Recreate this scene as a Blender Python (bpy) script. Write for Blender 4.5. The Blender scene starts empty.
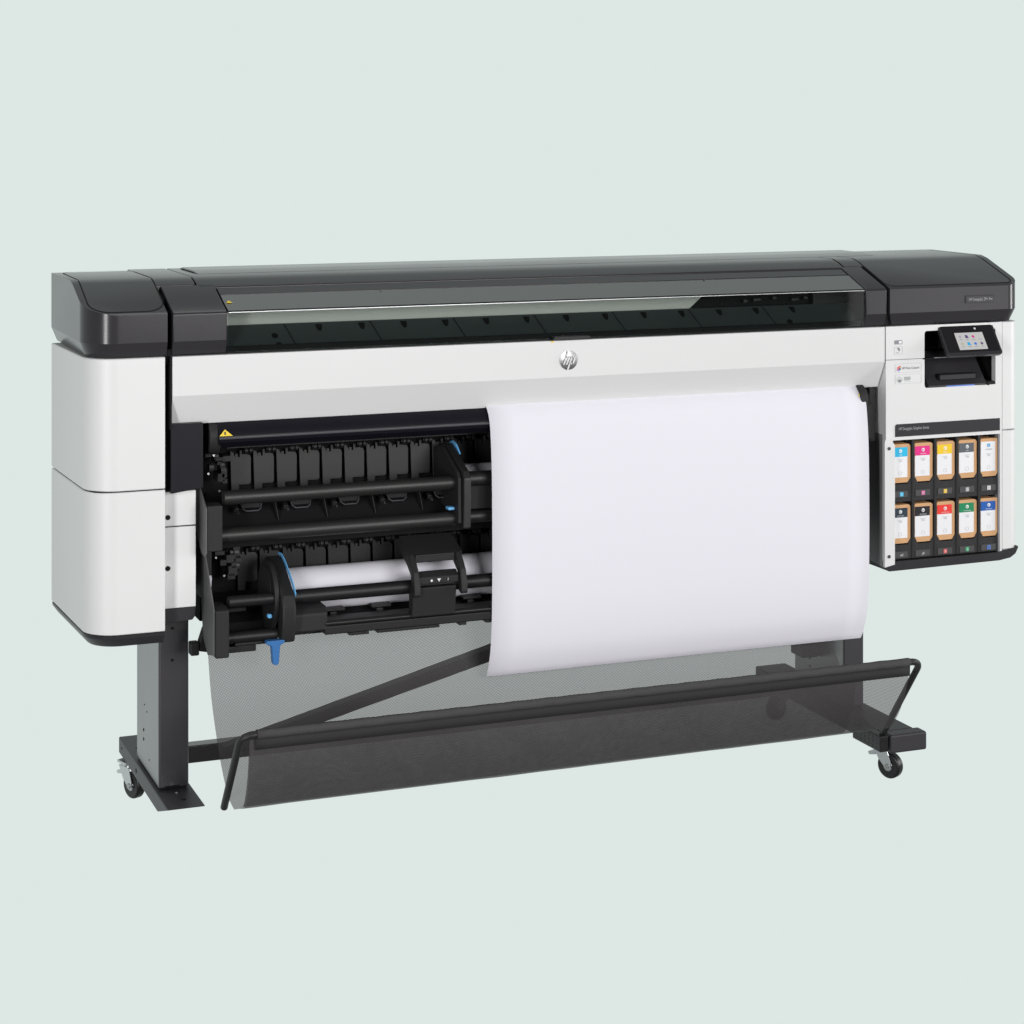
import bpy, bmesh, math, random
from mathutils import Vector, Matrix
from mathutils.geometry import tessellate_polygon
random.seed(7)
S = bpy.context.scene
COL = S.collection

# ------------------------------------------------------------------ camera
TH = math.radians(21.27); CT, ST = math.cos(TH), math.sin(TH)
FPX = 2059.0; HZ = 120.0; EYE = 1.75
cam = bpy.data.cameras.new('camera'); co = bpy.data.objects.new('camera', cam); COL.objects.link(co)
co.location = (0, 0, EYE); co.rotation_euler = (math.pi/2, 0, -TH)
cam.sensor_width = 36; cam.lens = 36*FPX/1024; cam.shift_x = 0; cam.shift_y = -(512-HZ)/1024
cam.clip_start = .05; cam.clip_end = 200
S.camera = co

# ------------------------------------------------------------------ world: plain pale studio backdrop
W = bpy.data.worlds.new('World'); S.world = W; W.use_nodes = True
nt = W.node_tree; nt.nodes.clear()
wo = nt.nodes.new('ShaderNodeOutputWorld'); bg = nt.nodes.new('ShaderNodeBackground')
BACK = (.723, .799, .776, 1)
tc = nt.nodes.new('ShaderNodeTexCoord'); sx = nt.nodes.new('ShaderNodeSeparateXYZ')
nt.links.new(tc.outputs['Generated'], sx.inputs[0])
rmp = nt.nodes.new('ShaderNodeValToRGB')          # studio side behind the photographer is dimmer than the backdrop
rmp.color_ramp.elements[0].position = .34; rmp.color_ramp.elements[0].color = (.12, .12, .122, 1)
rmp.color_ramp.elements[1].position = .84; rmp.color_ramp.elements[1].color = BACK
mp = nt.nodes.new('ShaderNodeMath'); mp.operation = 'MULTIPLY_ADD'; mp.inputs[1].default_value = .5; mp.inputs[2].default_value = .5
nt.links.new(sx.outputs['Y'], mp.inputs[0]); nt.links.new(mp.outputs[0], rmp.inputs[0])
rz = nt.nodes.new('ShaderNodeValToRGB')           # studio floor, far below
rz.color_ramp.elements[0].position = .10; rz.color_ramp.elements[0].color = (.70, .70, .70, 1)
rz.color_ramp.elements[1].position = .285; rz.color_ramp.elements[1].color = (1, 1, 1, 1)
for ps, vv in ((.54, 1.0), (.74, .66)):            # dim ceiling of the studio
    e = rz.color_ramp.elements.new(ps); e.color = (vv, vv, vv, 1)
mz = nt.nodes.new('ShaderNodeMath'); mz.operation = 'MULTIPLY_ADD'; mz.inputs[1].default_value = .5; mz.inputs[2].default_value = .5
nt.links.new(sx.outputs['Z'], mz.inputs[0]); nt.links.new(mz.outputs[0], rz.inputs[0])
mx = nt.nodes.new('ShaderNodeMixRGB'); mx.blend_type = 'MULTIPLY'; mx.inputs[0].default_value = 1
nt.links.new(rmp.outputs[0], mx.inputs[1]); nt.links.new(rz.outputs[0], mx.inputs[2])
nt.links.new(mx.outputs[0], bg.inputs[0]); bg.inputs[1].default_value = 1.0
nt.links.new(bg.outputs[0], wo.inputs[0])

# ------------------------------------------------------------------ studio lamps
def area(name, loc, target, size, sizey, power, color=(1, 1, 1)):
    l = bpy.data.lights.new(name, 'AREA'); l.shape = 'RECTANGLE'; l.size = size; l.size_y = sizey
    l.energy = power; l.color = color
    o = bpy.data.objects.new(name, l); COL.objects.link(o); o.location = loc
    d = Vector(target)-Vector(loc); o.rotation_euler = d.to_track_quat('-Z', 'Y').to_euler()
    return o
area('softbox_key', (3.1, -0.6, 2.0), (2.0, 4.8, .95), 3.0, 1.9, 190, (1, .985, .985))
area('softbox_right', (5.6, 1.3, 1.1), (3.1, 4.8, 1.2), 1.3, 1.6, 15, (1, .985, .985))
area('softbox_top', (2.2, 5.6, 4.6), (2.1, 5.0, 1.3), 3.2, 1.0, 20, (1, 1, 1))
area('strip_left', (-1.45, 1.65, 1.3), (.85, 4.8, 1.1), .62, 2.2, 88, (1, .99, .99))
area('strip_right', (7.0, 3.4, 1.4), (3.3, 4.8, 1.2), .90, 2.0, 80, (1, .99, .99))

S.view_settings.view_transform = 'Standard'; S.view_settings.look = 'None'
S.view_settings.exposure = 0; S.view_settings.gamma = 1; S.view_settings.use_curve_mapping = False
S.render.engine = 'CYCLES'
S.cycles.max_bounces = 8; S.cycles.transparent_max_bounces = 16
S.cycles.sample_clamp_indirect = 4

# ------------------------------------------------------------------ measuring: lateral pixel on a plane of known depth -> metres
def X(px, Y):
    s = (px-512)/FPX
    return Y*(s*CT+ST)/(CT-s*ST)
def Z(py, x, Y): return EYE-(py-HZ)/FPX*(x*ST+Y*CT)

# ------------------------------------------------------------------ materials
def mat(name, col, rough=.5, metal=0, bump=0, bscale=400, spec=.5, coat=0, var=.04, vscale=6, aniso=None):
    m = bpy.data.materials.new(name); m.use_nodes = True
    n = m.node_tree; p = n.nodes['Principled BSDF']
    p.inputs['Metallic'].default_value = metal
    p.inputs['Specular IOR Level'].default_value = spec
    p.inputs['Coat Weight'].default_value = coat; p.inputs['Coat Roughness'].default_value = .15
    t = n.nodes.new('ShaderNodeTexCoord')
    no = n.nodes.new('ShaderNodeTexNoise'); no.inputs['Scale'].default_value = vscale; no.inputs['Detail'].default_value = 4
    n.links.new(t.outputs['Object'], no.inputs['Vector'])
    r = n.nodes.new('ShaderNodeMapRange')
    r.inputs['To Min'].default_value = max(.02, rough-.06); r.inputs['To Max'].default_value = min(1, rough+.06)
    n.links.new(no.outputs[0], r.inputs[0]); n.links.new(r.outputs[0], p.inputs['Roughness'])
    mxx = n.nodes.new('ShaderNodeMixRGB')
    mxx.inputs[1].default_value = tuple(c*(1-var) for c in col)+(1,)
    mxx.inputs[2].default_value = tuple(min(1, c*(1+var)) for c in col)+(1,)
    n.links.new(no.outputs[0], mxx.inputs[0]); n.links.new(mxx.outputs[0], p.inputs['Base Color'])
    if bump:
        nb = n.nodes.new('ShaderNodeTexNoise'); nb.inputs['Scale'].default_value = bscale; nb.inputs['Detail'].default_value = 2
        n.links.new(t.outputs['Object'], nb.inputs['Vector'])
        b = n.nodes.new('ShaderNodeBump'); b.inputs['Strength'].default_value = bump; b.inputs['Distance'].default_value = .001
        n.links.new(nb.outputs[0], b.inputs['Height']); n.links.new(b.outputs[0], p.inputs['Normal'])
    return m
def glow(name, col, e):
    m = bpy.data.materials.new(name); m.use_nodes = True
    p = m.node_tree.nodes['Principled BSDF']; p.inputs['Base Color'].default_value = tuple(c*.3 for c in col)+(1,)
    p.inputs['Emission Color'].default_value = tuple(col)+(1,); p.inputs['Emission Strength'].default_value = e
    p.inputs['Roughness'].default_value = .2
    return m
WHITE = mat('white_plastic', (.750, .757, .754), .42, bump=.15, bscale=900, var=.012)
WHITE2 = mat('white_plastic_panel', (.722, .730, .727), .42, bump=.15, bscale=900, var=.012)
GREYP = mat('grey_plastic', (.034, .0325, .036), .20, bump=0, spec=.36, vscale=3)
GREYD = mat('grey_plastic_trim', (.030, .029, .032), .35, bump=.15, bscale=1200, spec=.3)
BLACK = mat('black_plastic', (.012, .012, .013), .45, bump=.3, bscale=900, spec=.35)
BLACKM = mat('black_plastic_matte', (.018, .018, .0185), .6, bump=.3, bscale=700, spec=.35)
BLACKR = mat('black_rail', (.0165, .0165, .016), .46, bump=.1, spec=.5)
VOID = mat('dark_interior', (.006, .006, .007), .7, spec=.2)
NAVY = mat('blue_black_metal', (.006, .0055, .010), .45, spec=.22)
STEEL = mat('painted_steel', (.036, .034, .039), .27, bump=0, spec=1.0, vscale=2)
STEEL.node_tree.nodes['Principled BSDF'].inputs['IOR'].default_value = 1.7
FOOTM = mat('painted_foot', (.034, .032, .037), .5, spec=.5, vscale=2)
EDGE = mat('rail_edge', (.10, .10, .11), .35, metal=.3)  # dull metal of small fittings, also draws the highlight line on the guide
PLATEG = mat('bracket_grey', (.11, .11, .112), .45)
EMB = mat('emblem_metal', (.40, .405, .41), .38, metal=1)
SGL = mat('screen_gloss', (.014, .013, .015), .12, spec=.6)
CHROME = mat('chrome', (.45, .46, .465), .3, metal=1)
ZINC = mat('zinc', (.66, .67, .69), .30, metal=1)
RUBBER = mat('rubber', (.012, .012, .013), .35, spec=.5)
BLUE = mat('blue_plastic', (.035, .16, .42), .4)
SKYB = mat('light_blue_plastic', (.16, .48, .85), .4)
YEL = mat('yellow_sticker', (.85, .62, .02), .5)
PAPER = mat('paper', (.812, .805, .865), .75, bump=.1, bscale=300, spec=.2, var=.006)
CARD = mat('cardboard', (.66, .39, .20), .8, bump=.4, bscale=500, var=.08, vscale=40, spec=.2)
LABELW = mat('label_white', (.84, .85, .87), .5, var=.01)
INK = mat('print_grey', (.25, .26, .28), .6)
INKD = mat('print_dark', (.05, .05, .055), .6)
INKL = mat('print_light', (.52, .54, .55), .6)
PLATE = mat('platen_dark', (.050, .062, .062), .4, spec=.5)
REFLECT = mat('reflection_grey_green', (.60, .59, .56), .4)  # pale tone of the softbox reflection built in behind the front pane
MOULD = mat('grey_mould', (.024, .024, .026), .6, bump=.8, bscale=1500, var=.25, vscale=120, spec=.35)
TAB = mat('slot_tab', (.06, .06, .062), .5)
TXT = mat('print_white', (.75, .76, .78), .5)
TXTG = mat('print_pale_grey', (.42, .42, .44), .5)
def cmat(n, c): return mat('ink_'+n, c, .5, var=.02)

def glass_mat(name, tint, refl):
    m = bpy.data.materials.new(name); m.use_nodes = True; n = m.node_tree; n.nodes.clear()
    o = n.nodes.new('ShaderNodeOutputMaterial'); mi = n.nodes.new('ShaderNodeMixShader')
    t = n.nodes.new('ShaderNodeBsdfTransparent'); g = n.nodes.new('ShaderNodeBsdfGlossy')
    t.inputs[0].default_value = tuple(tint)+(1,); g.inputs['Roughness'].default_value = .04
    g.inputs[0].default_value = (1, 1, 1, 1)
    f = n.nodes.new('ShaderNodeFresnel'); f.inputs[0].default_value = refl
    n.links.new(f.outputs[0], mi.inputs[0]); n.links.new(t.outputs[0], mi.inputs[1]); n.links.new(g.outputs[0], mi.inputs[2])
    n.links.new(mi.outputs[0], o.inputs[0]); return m
GLASS = glass_mat('smoked_glass', (.80, .83, .815), 1.22)
GLASST = glass_mat('smoked_glass_sloping', (.68, .70, .69), 3.1)

def mesh_fabric(lo, warp, nm):
    m = bpy.data.materials.new(nm); m.use_nodes = True; n = m.node_tree; n.nodes.clear()
    o = n.nodes.new('ShaderNodeOutputMaterial'); mi = n.nodes.new('ShaderNodeMixShader')
    t = n.nodes.new('ShaderNodeBsdfTransparent'); d = n.nodes.new('ShaderNodeBsdfPrincipled')
    d.inputs['Base Color'].default_value = (.056, .053, .055, 1); t.inputs[0].default_value = (1, .98, .99, 1); d.inputs['Roughness'].default_value = .6
    uv = n.nodes.new('ShaderNodeUVMap'); uv.uv_map = 'uv'
    s = n.nodes.new('ShaderNodeSeparateXYZ'); 
    wr = n.nodes.new('ShaderNodeTexNoise'); wr.inputs['Scale'].default_value = 5; wr.inputs['Detail'].default_value = 3
    n.links.new(uv.outputs[0], wr.inputs['Vector'])
    va = n.nodes.new('ShaderNodeVectorMath'); va.operation = 'MULTIPLY_ADD'
    va.inputs[1].default_value = (warp, warp, 0)
    n.links.new(wr.outputs['Color'], va.inputs[0]); n.links.new(uv.outputs[0], va.inputs[2])
    n.links.new(va.outputs[0], s.inputs[0])
    K = 2*math.pi/.0059
    def sn(sock, sock2, sgn):
        a = n.nodes.new('ShaderNodeMath'); a.operation = 'MULTIPLY_ADD'; a.inputs[1].default_value = sgn*.55
        n.links.new(sock2, a.inputs[0]); n.links.new(sock, a.inputs[2])
        b = n.nodes.new('ShaderNodeMath'); b.operation = 'MULTIPLY'; b.inputs[1].default_value = K; n.links.new(a.outputs[0], b.inputs[0])
        c = n.nodes.new('ShaderNodeMath'); c.operation = 'SINE'; n.links.new(b.outputs[0], c.inputs[0]); return c.outputs[0]
    u, v = s.outputs['X'], s.outputs['Y']
    a, b = sn(u, v, 1), sn(v, u, -1)
    p = n.nodes.new('ShaderNodeMath'); p.operation = 'MULTIPLY'; n.links.new(a, p.inputs[0]); n.links.new(b, p.inputs[1])
    r = n.nodes.new('ShaderNodeMapRange'); r.inputs['From Min'].default_value = -1; r.inputs['From Max'].default_value = 1
    r.inputs['To Min'].default_value = lo; r.inputs['To Max'].default_value = .92
    n.links.new(p.outputs[0], r.inputs[0])
    n.links.new(r.outputs[0], mi.inputs[0]); n.links.new(t.outputs[0], mi.inputs[1]); n.links.new(d.outputs[0], mi.inputs[2])
    n.links.new(mi.outputs[0], o.inputs[0]); return m
FABRIC = mesh_fabric(.41, .012, 'black_mesh_fabric')
FABRICD = mesh_fabric(.56, .05, 'black_mesh_lining')
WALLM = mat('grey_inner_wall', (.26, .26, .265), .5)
HEMT = mat('hem_sleeve_fabric', (.050, .049, .049), .8, bump=.8, bscale=500, var=.2, vscale=90)
HEM = mat('black_hem_fabric', (.022, .021, .021), .8, bump=.6, bscale=600)

# ------------------------------------------------------------------ mesh builder
class MB:
    def __init__(s): s.v = []; s.f = []; s.m = []; s.mats = []
    def mi(s, m):
        if m not in s.mats: s.mats.append(m)
        return s.mats.index(m)
    def add(s, vs, fs, m):
        o = len(s.v); s.v += [tuple(v) for v in vs]; k = s.mi(m)
        for f in fs: s.f.append([i+o for i in f]); s.m.append(k)
        return s
    def box(s, x0, x1, y0, y1, z0, z1, m):
        vs = [(x, y, z) for x in (x0, x1) for y in (y0, y1) for z in (z0, z1)]
        return s.add(vs, [(0, 1, 3, 2), (4, 6, 7, 5), (0, 4, 5, 1), (2, 3, 7, 6), (0, 2, 6, 4), (1, 5, 7, 3)], m)
    def prism(s, poly, a0, a1, axis, m):
        """poly = list of 2-tuples in the other two axes (x: (y,z), y: (x,z), z: (x,y))"""
        n = len(poly)
        def pt(p, a): return (a, p[0], p[1]) if axis == 'x' else ((p[0], a, p[1]) if axis == 'y' else (p[0], p[1], a))
        vs = [pt(p, a0) for p in poly]+[pt(p, a1) for p in poly]
        fs = [(i, (i+1) % n, (i+1) % n+n, i+n) for i in range(n)]
        tri = tessellate_polygon([[Vector((p[0], p[1], 0)) for p in poly]])
        if len(poly) <= 4: fs += [tuple(range(n)), tuple(range(n, 2*n))]
        else: fs += [tuple(t) for t in tri]+[tuple(i+n for i in t) for t in tri]
        return s.add(vs, fs, m)
    def holed(s, outer, holes, y0, y1, m):
        """plate in XZ with holes, thickness y0..y1"""
        loops = [outer]+holes; flat = [p for l in loops for p in l]; n = len(flat)
        tri = tessellate_polygon([[Vector((p[0], p[1], 0)) for p in l] for l in loops])
        vs = [(p[0], y0, p[1]) for p in flat]+[(p[0], y1, p[1]) for p in flat]
        fs = [tuple(t) for t in tri]+[tuple(i+n for i in t) for t in tri]; o = 0
        for l in loops:
            k = len(l)
            for i in range(k): j = (i+1) % k; fs.append((o+i, o+j, o+j+n, o+i+n))
            o += k
        return s.add(vs, fs, m)
    def cyl(s, p0, p1, r, m, seg=24, r1=None, caps=True):
        p0, p1 = Vector(p0), Vector(p1); d = (p1-p0).normalized(); r1 = r if r1 is None else r1
        a = d.orthogonal().normalized(); b = d.cross(a); vs = []
        for p, q in ((p0, r), (p1, r1)):
            for i in range(seg):
                t = 2*math.pi*i/seg; vs.append(p+(a*math.cos(t)+b*math.sin(t))*q)
        fs = [(i, (i+1) % seg, (i+1) % seg+seg, i+seg) for i in range(seg)]
        if caps: fs += [tuple(range(seg)), tuple(range(seg, 2*seg))]
        return s.add(vs, fs, m)
    def tube(s, path, r, m, seg=12):
        path = [Vector(p) for p in path]; vs = []; a = None
        for k, p in enumerate(path):
            d = (path[min(k+1, len(path)-1)]-path[max(k-1, 0)]).normalized()
            a = d.orthogonal().normalized() if a is None else (a-d*a.dot(d)).normalized(); b = d.cross(a)
            for i in range(seg):
                t = 2*math.pi*i/seg; vs.append(p+(a*math.cos(t)+b*math.sin(t))*r)
        fs = [(k*seg+i, k*seg+(i+1) % seg, (k+1)*seg+(i+1) % seg, (k+1)*seg+i) for k in range(len(path)-1) for i in range(seg)]
        fs += [tuple(range(seg)), tuple(range((len(path)-1)*seg, len(path)*seg))]
        return s.add(vs, fs, m)
    def text(s, txt, size, x, y, z, m, align='LEFT', wide=1.0, slant=0, ydepth=None):
        """lettering facing -Y, baseline at z"""
        cu = bpy.data.curves.new('lettering', 'FONT'); cu.body = txt; cu.size = size; cu.align_x = align; cu.resolution_u = 2
        o = bpy.data.objects.new('lettering', cu); me = o.to_mesh()
        vs = [(x+v.co.x*wide+v.co.y*slant, y, z+v.co.y) for v in me.vertices]
        fs = [tuple(p.vertices) for p in me.polygons]
        o.to_mesh_clear(); bpy.data.objects.remove(o); bpy.data.curves.remove(cu)
        return s.add(vs, fs, m)
    def build(s, name, parent=None, bevel=0, seg=2, loc=None, big=None, xf=None, solid=0, subs=0):
        me = bpy.data.meshes.new(name); bm = bmesh.new()
        vv = [bm.verts.new(v) for v in s.v]
        for f, k in zip(s.f, s.m):
            try: fc = bm.faces.new([vv[i] for i in f]); fc.material_index = k
            except ValueError: pass
        if xf: 
            for v in bm.verts: v.co = xf(v.co)
        bm.normal_update()
        bmesh.ops.remove_doubles(bm, verts=bm.verts, dist=1e-6)
        bmesh.ops.recalc_face_normals(bm, faces=bm.faces)
        if big:
            off, sg, pred = big
            es = [e for e in bm.edges if pred(e.verts[0].co, e.verts[1].co)]
            bmesh.ops.bevel(bm, geom=es, offset=off, segments=sg, profile=.5, affect='EDGES', clamp_overlap=True)
        bm.to_mesh(me); bm.free()
        for m in s.mats: me.materials.append(m)
        for p in me.polygons: p.use_smooth = True
        me.set_sharp_from_angle(angle=math.radians(21))
        o = bpy.data.objects.new(name, me); COL.objects.link(o)
        if parent: o.parent = parent; o.matrix_parent_inverse = parent_inv(parent)
        if bevel:
            b = o.modifiers.new('bevel', 'BEVEL'); b.width = bevel; b.segments = seg; b.limit_method = 'ANGLE'
            b.angle_limit = math.radians(35); b.harden_normals = True
        if solid:
            q = o.modifiers.new('solid', 'SOLIDIFY'); q.thickness = solid
        return o
ORIG = {}
def parent_inv(p):
    v = Vector(ORIG.get(p.name, (0, 0, 0)))
    return Matrix.Translation(-v)
def thing(name, label, cat, loc, group=None):
    o = bpy.data.objects.new(name, None); COL.objects.link(o); o.location = loc
    o.empty_display_size = .1; ORIG[o.name] = loc
    o['label'] = label; o['category'] = cat
    if group: o['group'] = group
    return o
def tag(o, label, cat, group=None):
    o['label'] = label; o['category'] = cat
    if group: o['group'] = group
    return o
def rrect(x0, x1, z0, z1, r, n=5):
    out = []
    for cx, cz, a0 in ((x1-r, z1-r, 0), (x0+r, z1-r, 90), (x0+r, z0+r, 180), (x1-r, z0+r, 270)):
        for i in range(n+1):
            a = math.radians(a0+90*i/n); out.append((cx+r*math.cos(a), cz+r*math.sin(a)))
    return out

def loft(x0, x1, y0, y1, levels, m, rl=0, rr=0, n=12, flare=0):
    """stacked plan outlines; levels = [(z, inset)]; rl / rr = radius of the two front vertical corners"""
    mb = MB(); rings = []
    for z, ins in levels:
        a0, a1, b0, b1 = x0+ins, x1-(ins if rr else 0), y0+ins, y1-ins*.5; p = []
        if rl:
            r = max(rl-ins*.5, .004)
            for i in range(n+1):
                a = math.radians(180+90*i/n); p.append((a0+r+r*math.cos(a), b0+r+r*math.sin(a)))
        else: p.append((a0, b0))
        if rr:
            r = max(rr-ins*.5, .004)
            for i in range(n+1):
                a = math.radians(270+90*i/n); p.append((a1-r+r*math.cos(a), b0+r+r*math.sin(a)))
        else: p.append((a1, b0))
        p += [(a1, b1), (a0, b1)]
        rings.append([(x-(flare*(y-y0) if (flare and x < x0+.09) else 0)*(1 if x < a0+max(rl, .001) else .5), y, z) for x, y in p])
    k = len(rings[0]); vs = [v for r in rings for v in r]
    fs = [(l*k+i, l*k+(i+1) % k, (l+1)*k+(i+1) % k, (l+1)*k+i) for l in range(len(rings)-1) for i in range(k)]
    fs += [tuple(range(k)), tuple(range((len(rings)-1)*k, len(rings)*k))]
    return mb.add(vs, fs, m)
def intersect(a, b, name, parent, bevel, seg):
    """keep the common volume of two solids as one mesh"""
    oa = a.build(name, parent); ob = b.build('tool_solid')
    md = oa.modifiers.new('both', 'BOOLEAN'); md.operation = 'INTERSECT'; md.object = ob; md.solver = 'EXACT'
    bpy.context.view_layer.update()
    me = bpy.data.meshes.new_from_object(oa.evaluated_get(bpy.context.evaluated_depsgraph_get()))
    oa.modifiers.clear(); oa.data = me; bpy.data.objects.remove(ob)
    for p in me.polygons: p.use_smooth = True
    me.set_sharp_from_angle(angle=math.radians(21))
    q = oa.modifiers.new('bevel', 'BEVEL'); q.width = bevel; q.segments = seg; q.limit_method = 'ANGLE'; q.angle_limit = math.radians(22); q.harden_normals = True
    return oa
F = 4.75                      # front plane of the printer
XL, XR = .80, 3.343           # ends
ZT, ZL = 1.199, .562          # top and bottom of the white housings

# ================================================================== PRINTER
P = thing('large_format_printer', 'wide grey and white floor printer with smoked window and black roll drawers', 'printer', (2.05, 5.0, .55))

# --- housing of the narrow end
def splay(co):                # end wall flares slightly towards the back
    if co.x < .9: co = Vector((co.x-(co.y-F)*.045*(1 if co.x < .86 else .4), co.y, co.z))
    return co
XB = .984
for z0, z1 in ((.8935, ZT), (ZL, .8905)):
    loft(XL+.008, XB, F, 5.155, [(z0, .002), (z0+.002, 0), (z1-.002, 0), (z1, .002)], WHITE, rl=.070, flare=.055).build('side_housing', P)
loft(XL+.012, XB-.004, F+.004, 5.145, [(ZL-.001, 0), (ZL+.63, 0)], BLACKM, rl=.06, flare=.05).build('housing_core', P)
# tapered dark trim under it
loft(XL+.008, XB-.0005, F+.001, 5.15, [(ZL-.030, .018), (ZL-.026, .013), (ZL-.009, .001), (ZL-.0015, 0)], GREYD, rl=.070, flare=.055).build('base_trim', P)

# --- dark top lids
def lid_profile(y_front=F, yb=5.25):
    return [(F+.013, 1.2010), (F, 1.234), (F, 1.298), (F+.006, 1.303), (4.915, 1.362), (4.945, 1.369), (5.20, 1.369), (5.24, 1.352), (5.24, 1.2065)]
def cut_profile(ya, yb):      # slice of the lid between two depths
    def top(y):
        if y < F+.006: return 1.298+(y-F)/.006*.005
        if y < 4.915: return 1.303+(y-F-.006)/.159*.059
        if y < 4.945: return 1.362+(y-4.915)/.03*.007
        return 1.369
    pts = []
    if ya <= F: pts = [(F+.013, 1.2010), (F, 1.234), (F, 1.298), (F+.006, 1.303)]
    else: pts = [(ya, 1.2065), (ya, top(ya))]
    for y, z in ((4.915, 1.362), (4.945, 1.369)):
        if ya+.001 < y < yb-.001: pts.append((y, z))
    pts += [(yb, top(yb)), (yb, 1.2065)]
    return pts
G_ = .0035
BIGP = [(4.6, 1.19), (4.6, 1.2985), (F, 1.2985), (F+.006, 1.303), (4.915, 1.362), (4.945, 1.369), (5.20, 1.369), (5.235, 1.355), (5.28, 1.30), (5.28, 1.19)]
LV = [(1.2010, .013), (1.234, 0), (1.42, 0)]
intersect(loft(XL+.001, .990, F, 5.20, LV, GREYP, rl=.078, n=28, flare=.02), MB().prism(BIGP, .7, 1.2, 'x', GREYP), 'end_cover', P, .005, 3)
MB().prism(cut_profile(4.895, 5.249), .990+.0005, 1.087, 'x', GREYP).build('end_cover', P, bevel=.002)
# raised inspection panel with its groove on the end cover
def slope(y): return 1.303+(y-F-.006)/.159*.059
pan = MB()
gro = rrect(XL+.045, .975, 0, 1, .001)
def slopepanel(x0, x1, ya, yb, h, m, r=.03, w=None):
    """a rounded outline lying on the sloping lid face: thin groove line"""
    mb = MB(); L = yb-ya
    out = rrect(x0, x1, ya, yb, r, 6); inn = rrect(x0+w, x1-w, ya+w*1.3, yb-w, max(r-w, .002), 6)
    def topz(y):
        if y < 4.915: return slope(y)
        if y < 4.945: return 1.362+(y-4.915)/.03*.007
        return 1.369
    # subdivide loops densely
    def dens(l):
        q = []
        for i in range(len(l)):
            a, c = l[i], l[(i+1) % len(l)]; n = max(1, int(math.hypot(a[0]-c[0], a[1]-c[1])/.02))
            for k in range(n): q.append((a[0]+(c[0]-a[0])*k/n, a[1]+(c[1]-a[1])*k/n))
        return q
    vs = []; fs = []
    for t in range(0, len(out)): pass
    n = len(out); 
    for i in range(n):
        a, c = out[i], out[(i+1) % n]; e, g = inn[i], inn[(i+1) % n]
        k = max(1, int(math.hypot(a[0]-c[0], a[1]-c[1])/.02))
        for j in range(k):
            q = []
            for (p0, p1, u) in ((a, c, j/k), (a, c, (j+1)/k), (e, g, (j+1)/k), (e, g, j/k)):
                xx, yy = p0[0]+(p1[0]-p0[0])*u, p0[1]+(p1[1]-p0[1])*u; q.append((xx, yy, topz(yy)+h))
            o_ = len(vs); vs += q; fs.append((o_, o_+1, o_+2, o_+3))
    mb.add(vs, fs, m); return mb
slopepanel(XL+.014, .992, F+.010, 5.21, .0008, VOID, .050, .0028).build('cover_groove', P)
# carriage cover beside it
MB().prism(cut_profile(F, 4.892), 1.003, 1.1315, 'x', GREYP).build('carriage_cover', P, bevel=.003, seg=3)
# dark gaps below the lids
MB().box(.988, 3.29, F+.018, 5.235, 1.18, 1.215, VOID).build('lid_seal', P)
MB().box(.9885, 1.006, F+.04, 4.90, .885, 1.30, VOID).build('gap_blackout', P)
# --- long top cover and hinge strip
XC0, XC1 = 1.0905, 2.868
yg = F+.18*.72
MB().prism(cut_profile(yg, 5.25), XC0, XC1, 'x', GREYP).build('top_cover', P, bevel=.0035, seg=3)
rdg = MB(); rdg.prism([(5.02, 1.3692), (5.08, 1.3745), (5.20, 1.3745), (5.235, 1.3692)], XC0+.03, XC1+.18, 'x', GREYP)
rdg.build('cover_ridge', P, bevel=.003)
ys0, ys1 = F+.18*.490, F+.18*.672
MB().prism([(ys0, slope(ys0)-.02), (ys0, slope(ys0)), (ys1, slope(ys1)), (ys1, slope(ys1)-.02)], 1.1345, 2.8525, 'x', GREYP).build('hinge_strip', P, bevel=.0015)
MB().box(1.10, 2.90, 4.87, 4.9, 1.22, 1.345, VOID).build('cover_lining', P)
# --- lid pieces at the wide end
MB().prism(cut_profile(F, 4.885), 2.857, 2.921, 'x', GREYP).build('carriage_cover', P, bevel=.003, seg=3)
MB().prism(cut_profile(4.888, 5.25), 2.8705, 2.93, 'x', GREYP).build('end_cover', P, bevel=.0005)
intersect(loft(2.9305, XR+.006, F, 5.24, LV, GREYP, rr=.048, n=28), MB().prism(BIGP, 2.8, 3.5, 'x', GREYP), 'end_cover', P, .005, 3)
MB().box(2.920, 2.931, F+.012, 5.2, 1.2, 1.32-.025, VOID).build('gap_blackout', P)
slopepanel(2.9300, XR-.012, F+.009, 5.2, .0008, VOID, .025, .0028).build('cover_groove', P)
# model plate
x0, x1 = X(965, F), X(993.3, F); zc = 1.264
pl = MB().box(x0, x1, F-.0015, F+.002, zc-.0105, zc+.0105, GREYD)
pl.box(x0+.002, x1-.002, F-.0022, F-.001, zc-.0085, zc+.0085, GREYP)
pl.text('HP DesignJet Z9+ Pro', .0105, x0+.010, F-.0030, zc-.0035, TXTG, wide=.80)
pl.build('model_plate', P)
# --- window: sloping pane, front pane
xg0, xg1 = 1.1345, 2.8525
win = MB(); t = .003
yb = F+.18*.464
win.prism([(F+.003, 1.2985), (F+.004, 1.3015-.0), (yb, slope(yb)), (yb, slope(yb)-t), (F+.006, 1.2975)], xg0, xg1, 'x', GLASST)
wnd = win.build('window', P)
MB().prism([(F+.001, 1.204), (F+.001, 1.2965), (F+.004, 1.2965), (F+.004, 1.204)], xg0, xg1, 'x', GLASS).build('front_pane', wnd)
MB().box(xg0, xg1, F-.0005, F+.0035, 1.2968, 1.2984, CHROME).build('edge_trim', wnd)
for px in (382, 706): 
    xx = X(px, 4.82); MB().cyl((xx, 4.832, slope(4.832)), (xx, 4.832, slope(4.832)+.001), .003, EDGE, 12).build('hinge_screw', wnd)
MB().box(2.8495, 2.8565, F+.006, F+.105, 1.205, 1.294, VOID).build('pane_blackout', wnd)  # dark sheet added to hide the lit cover wall inside the pane
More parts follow.
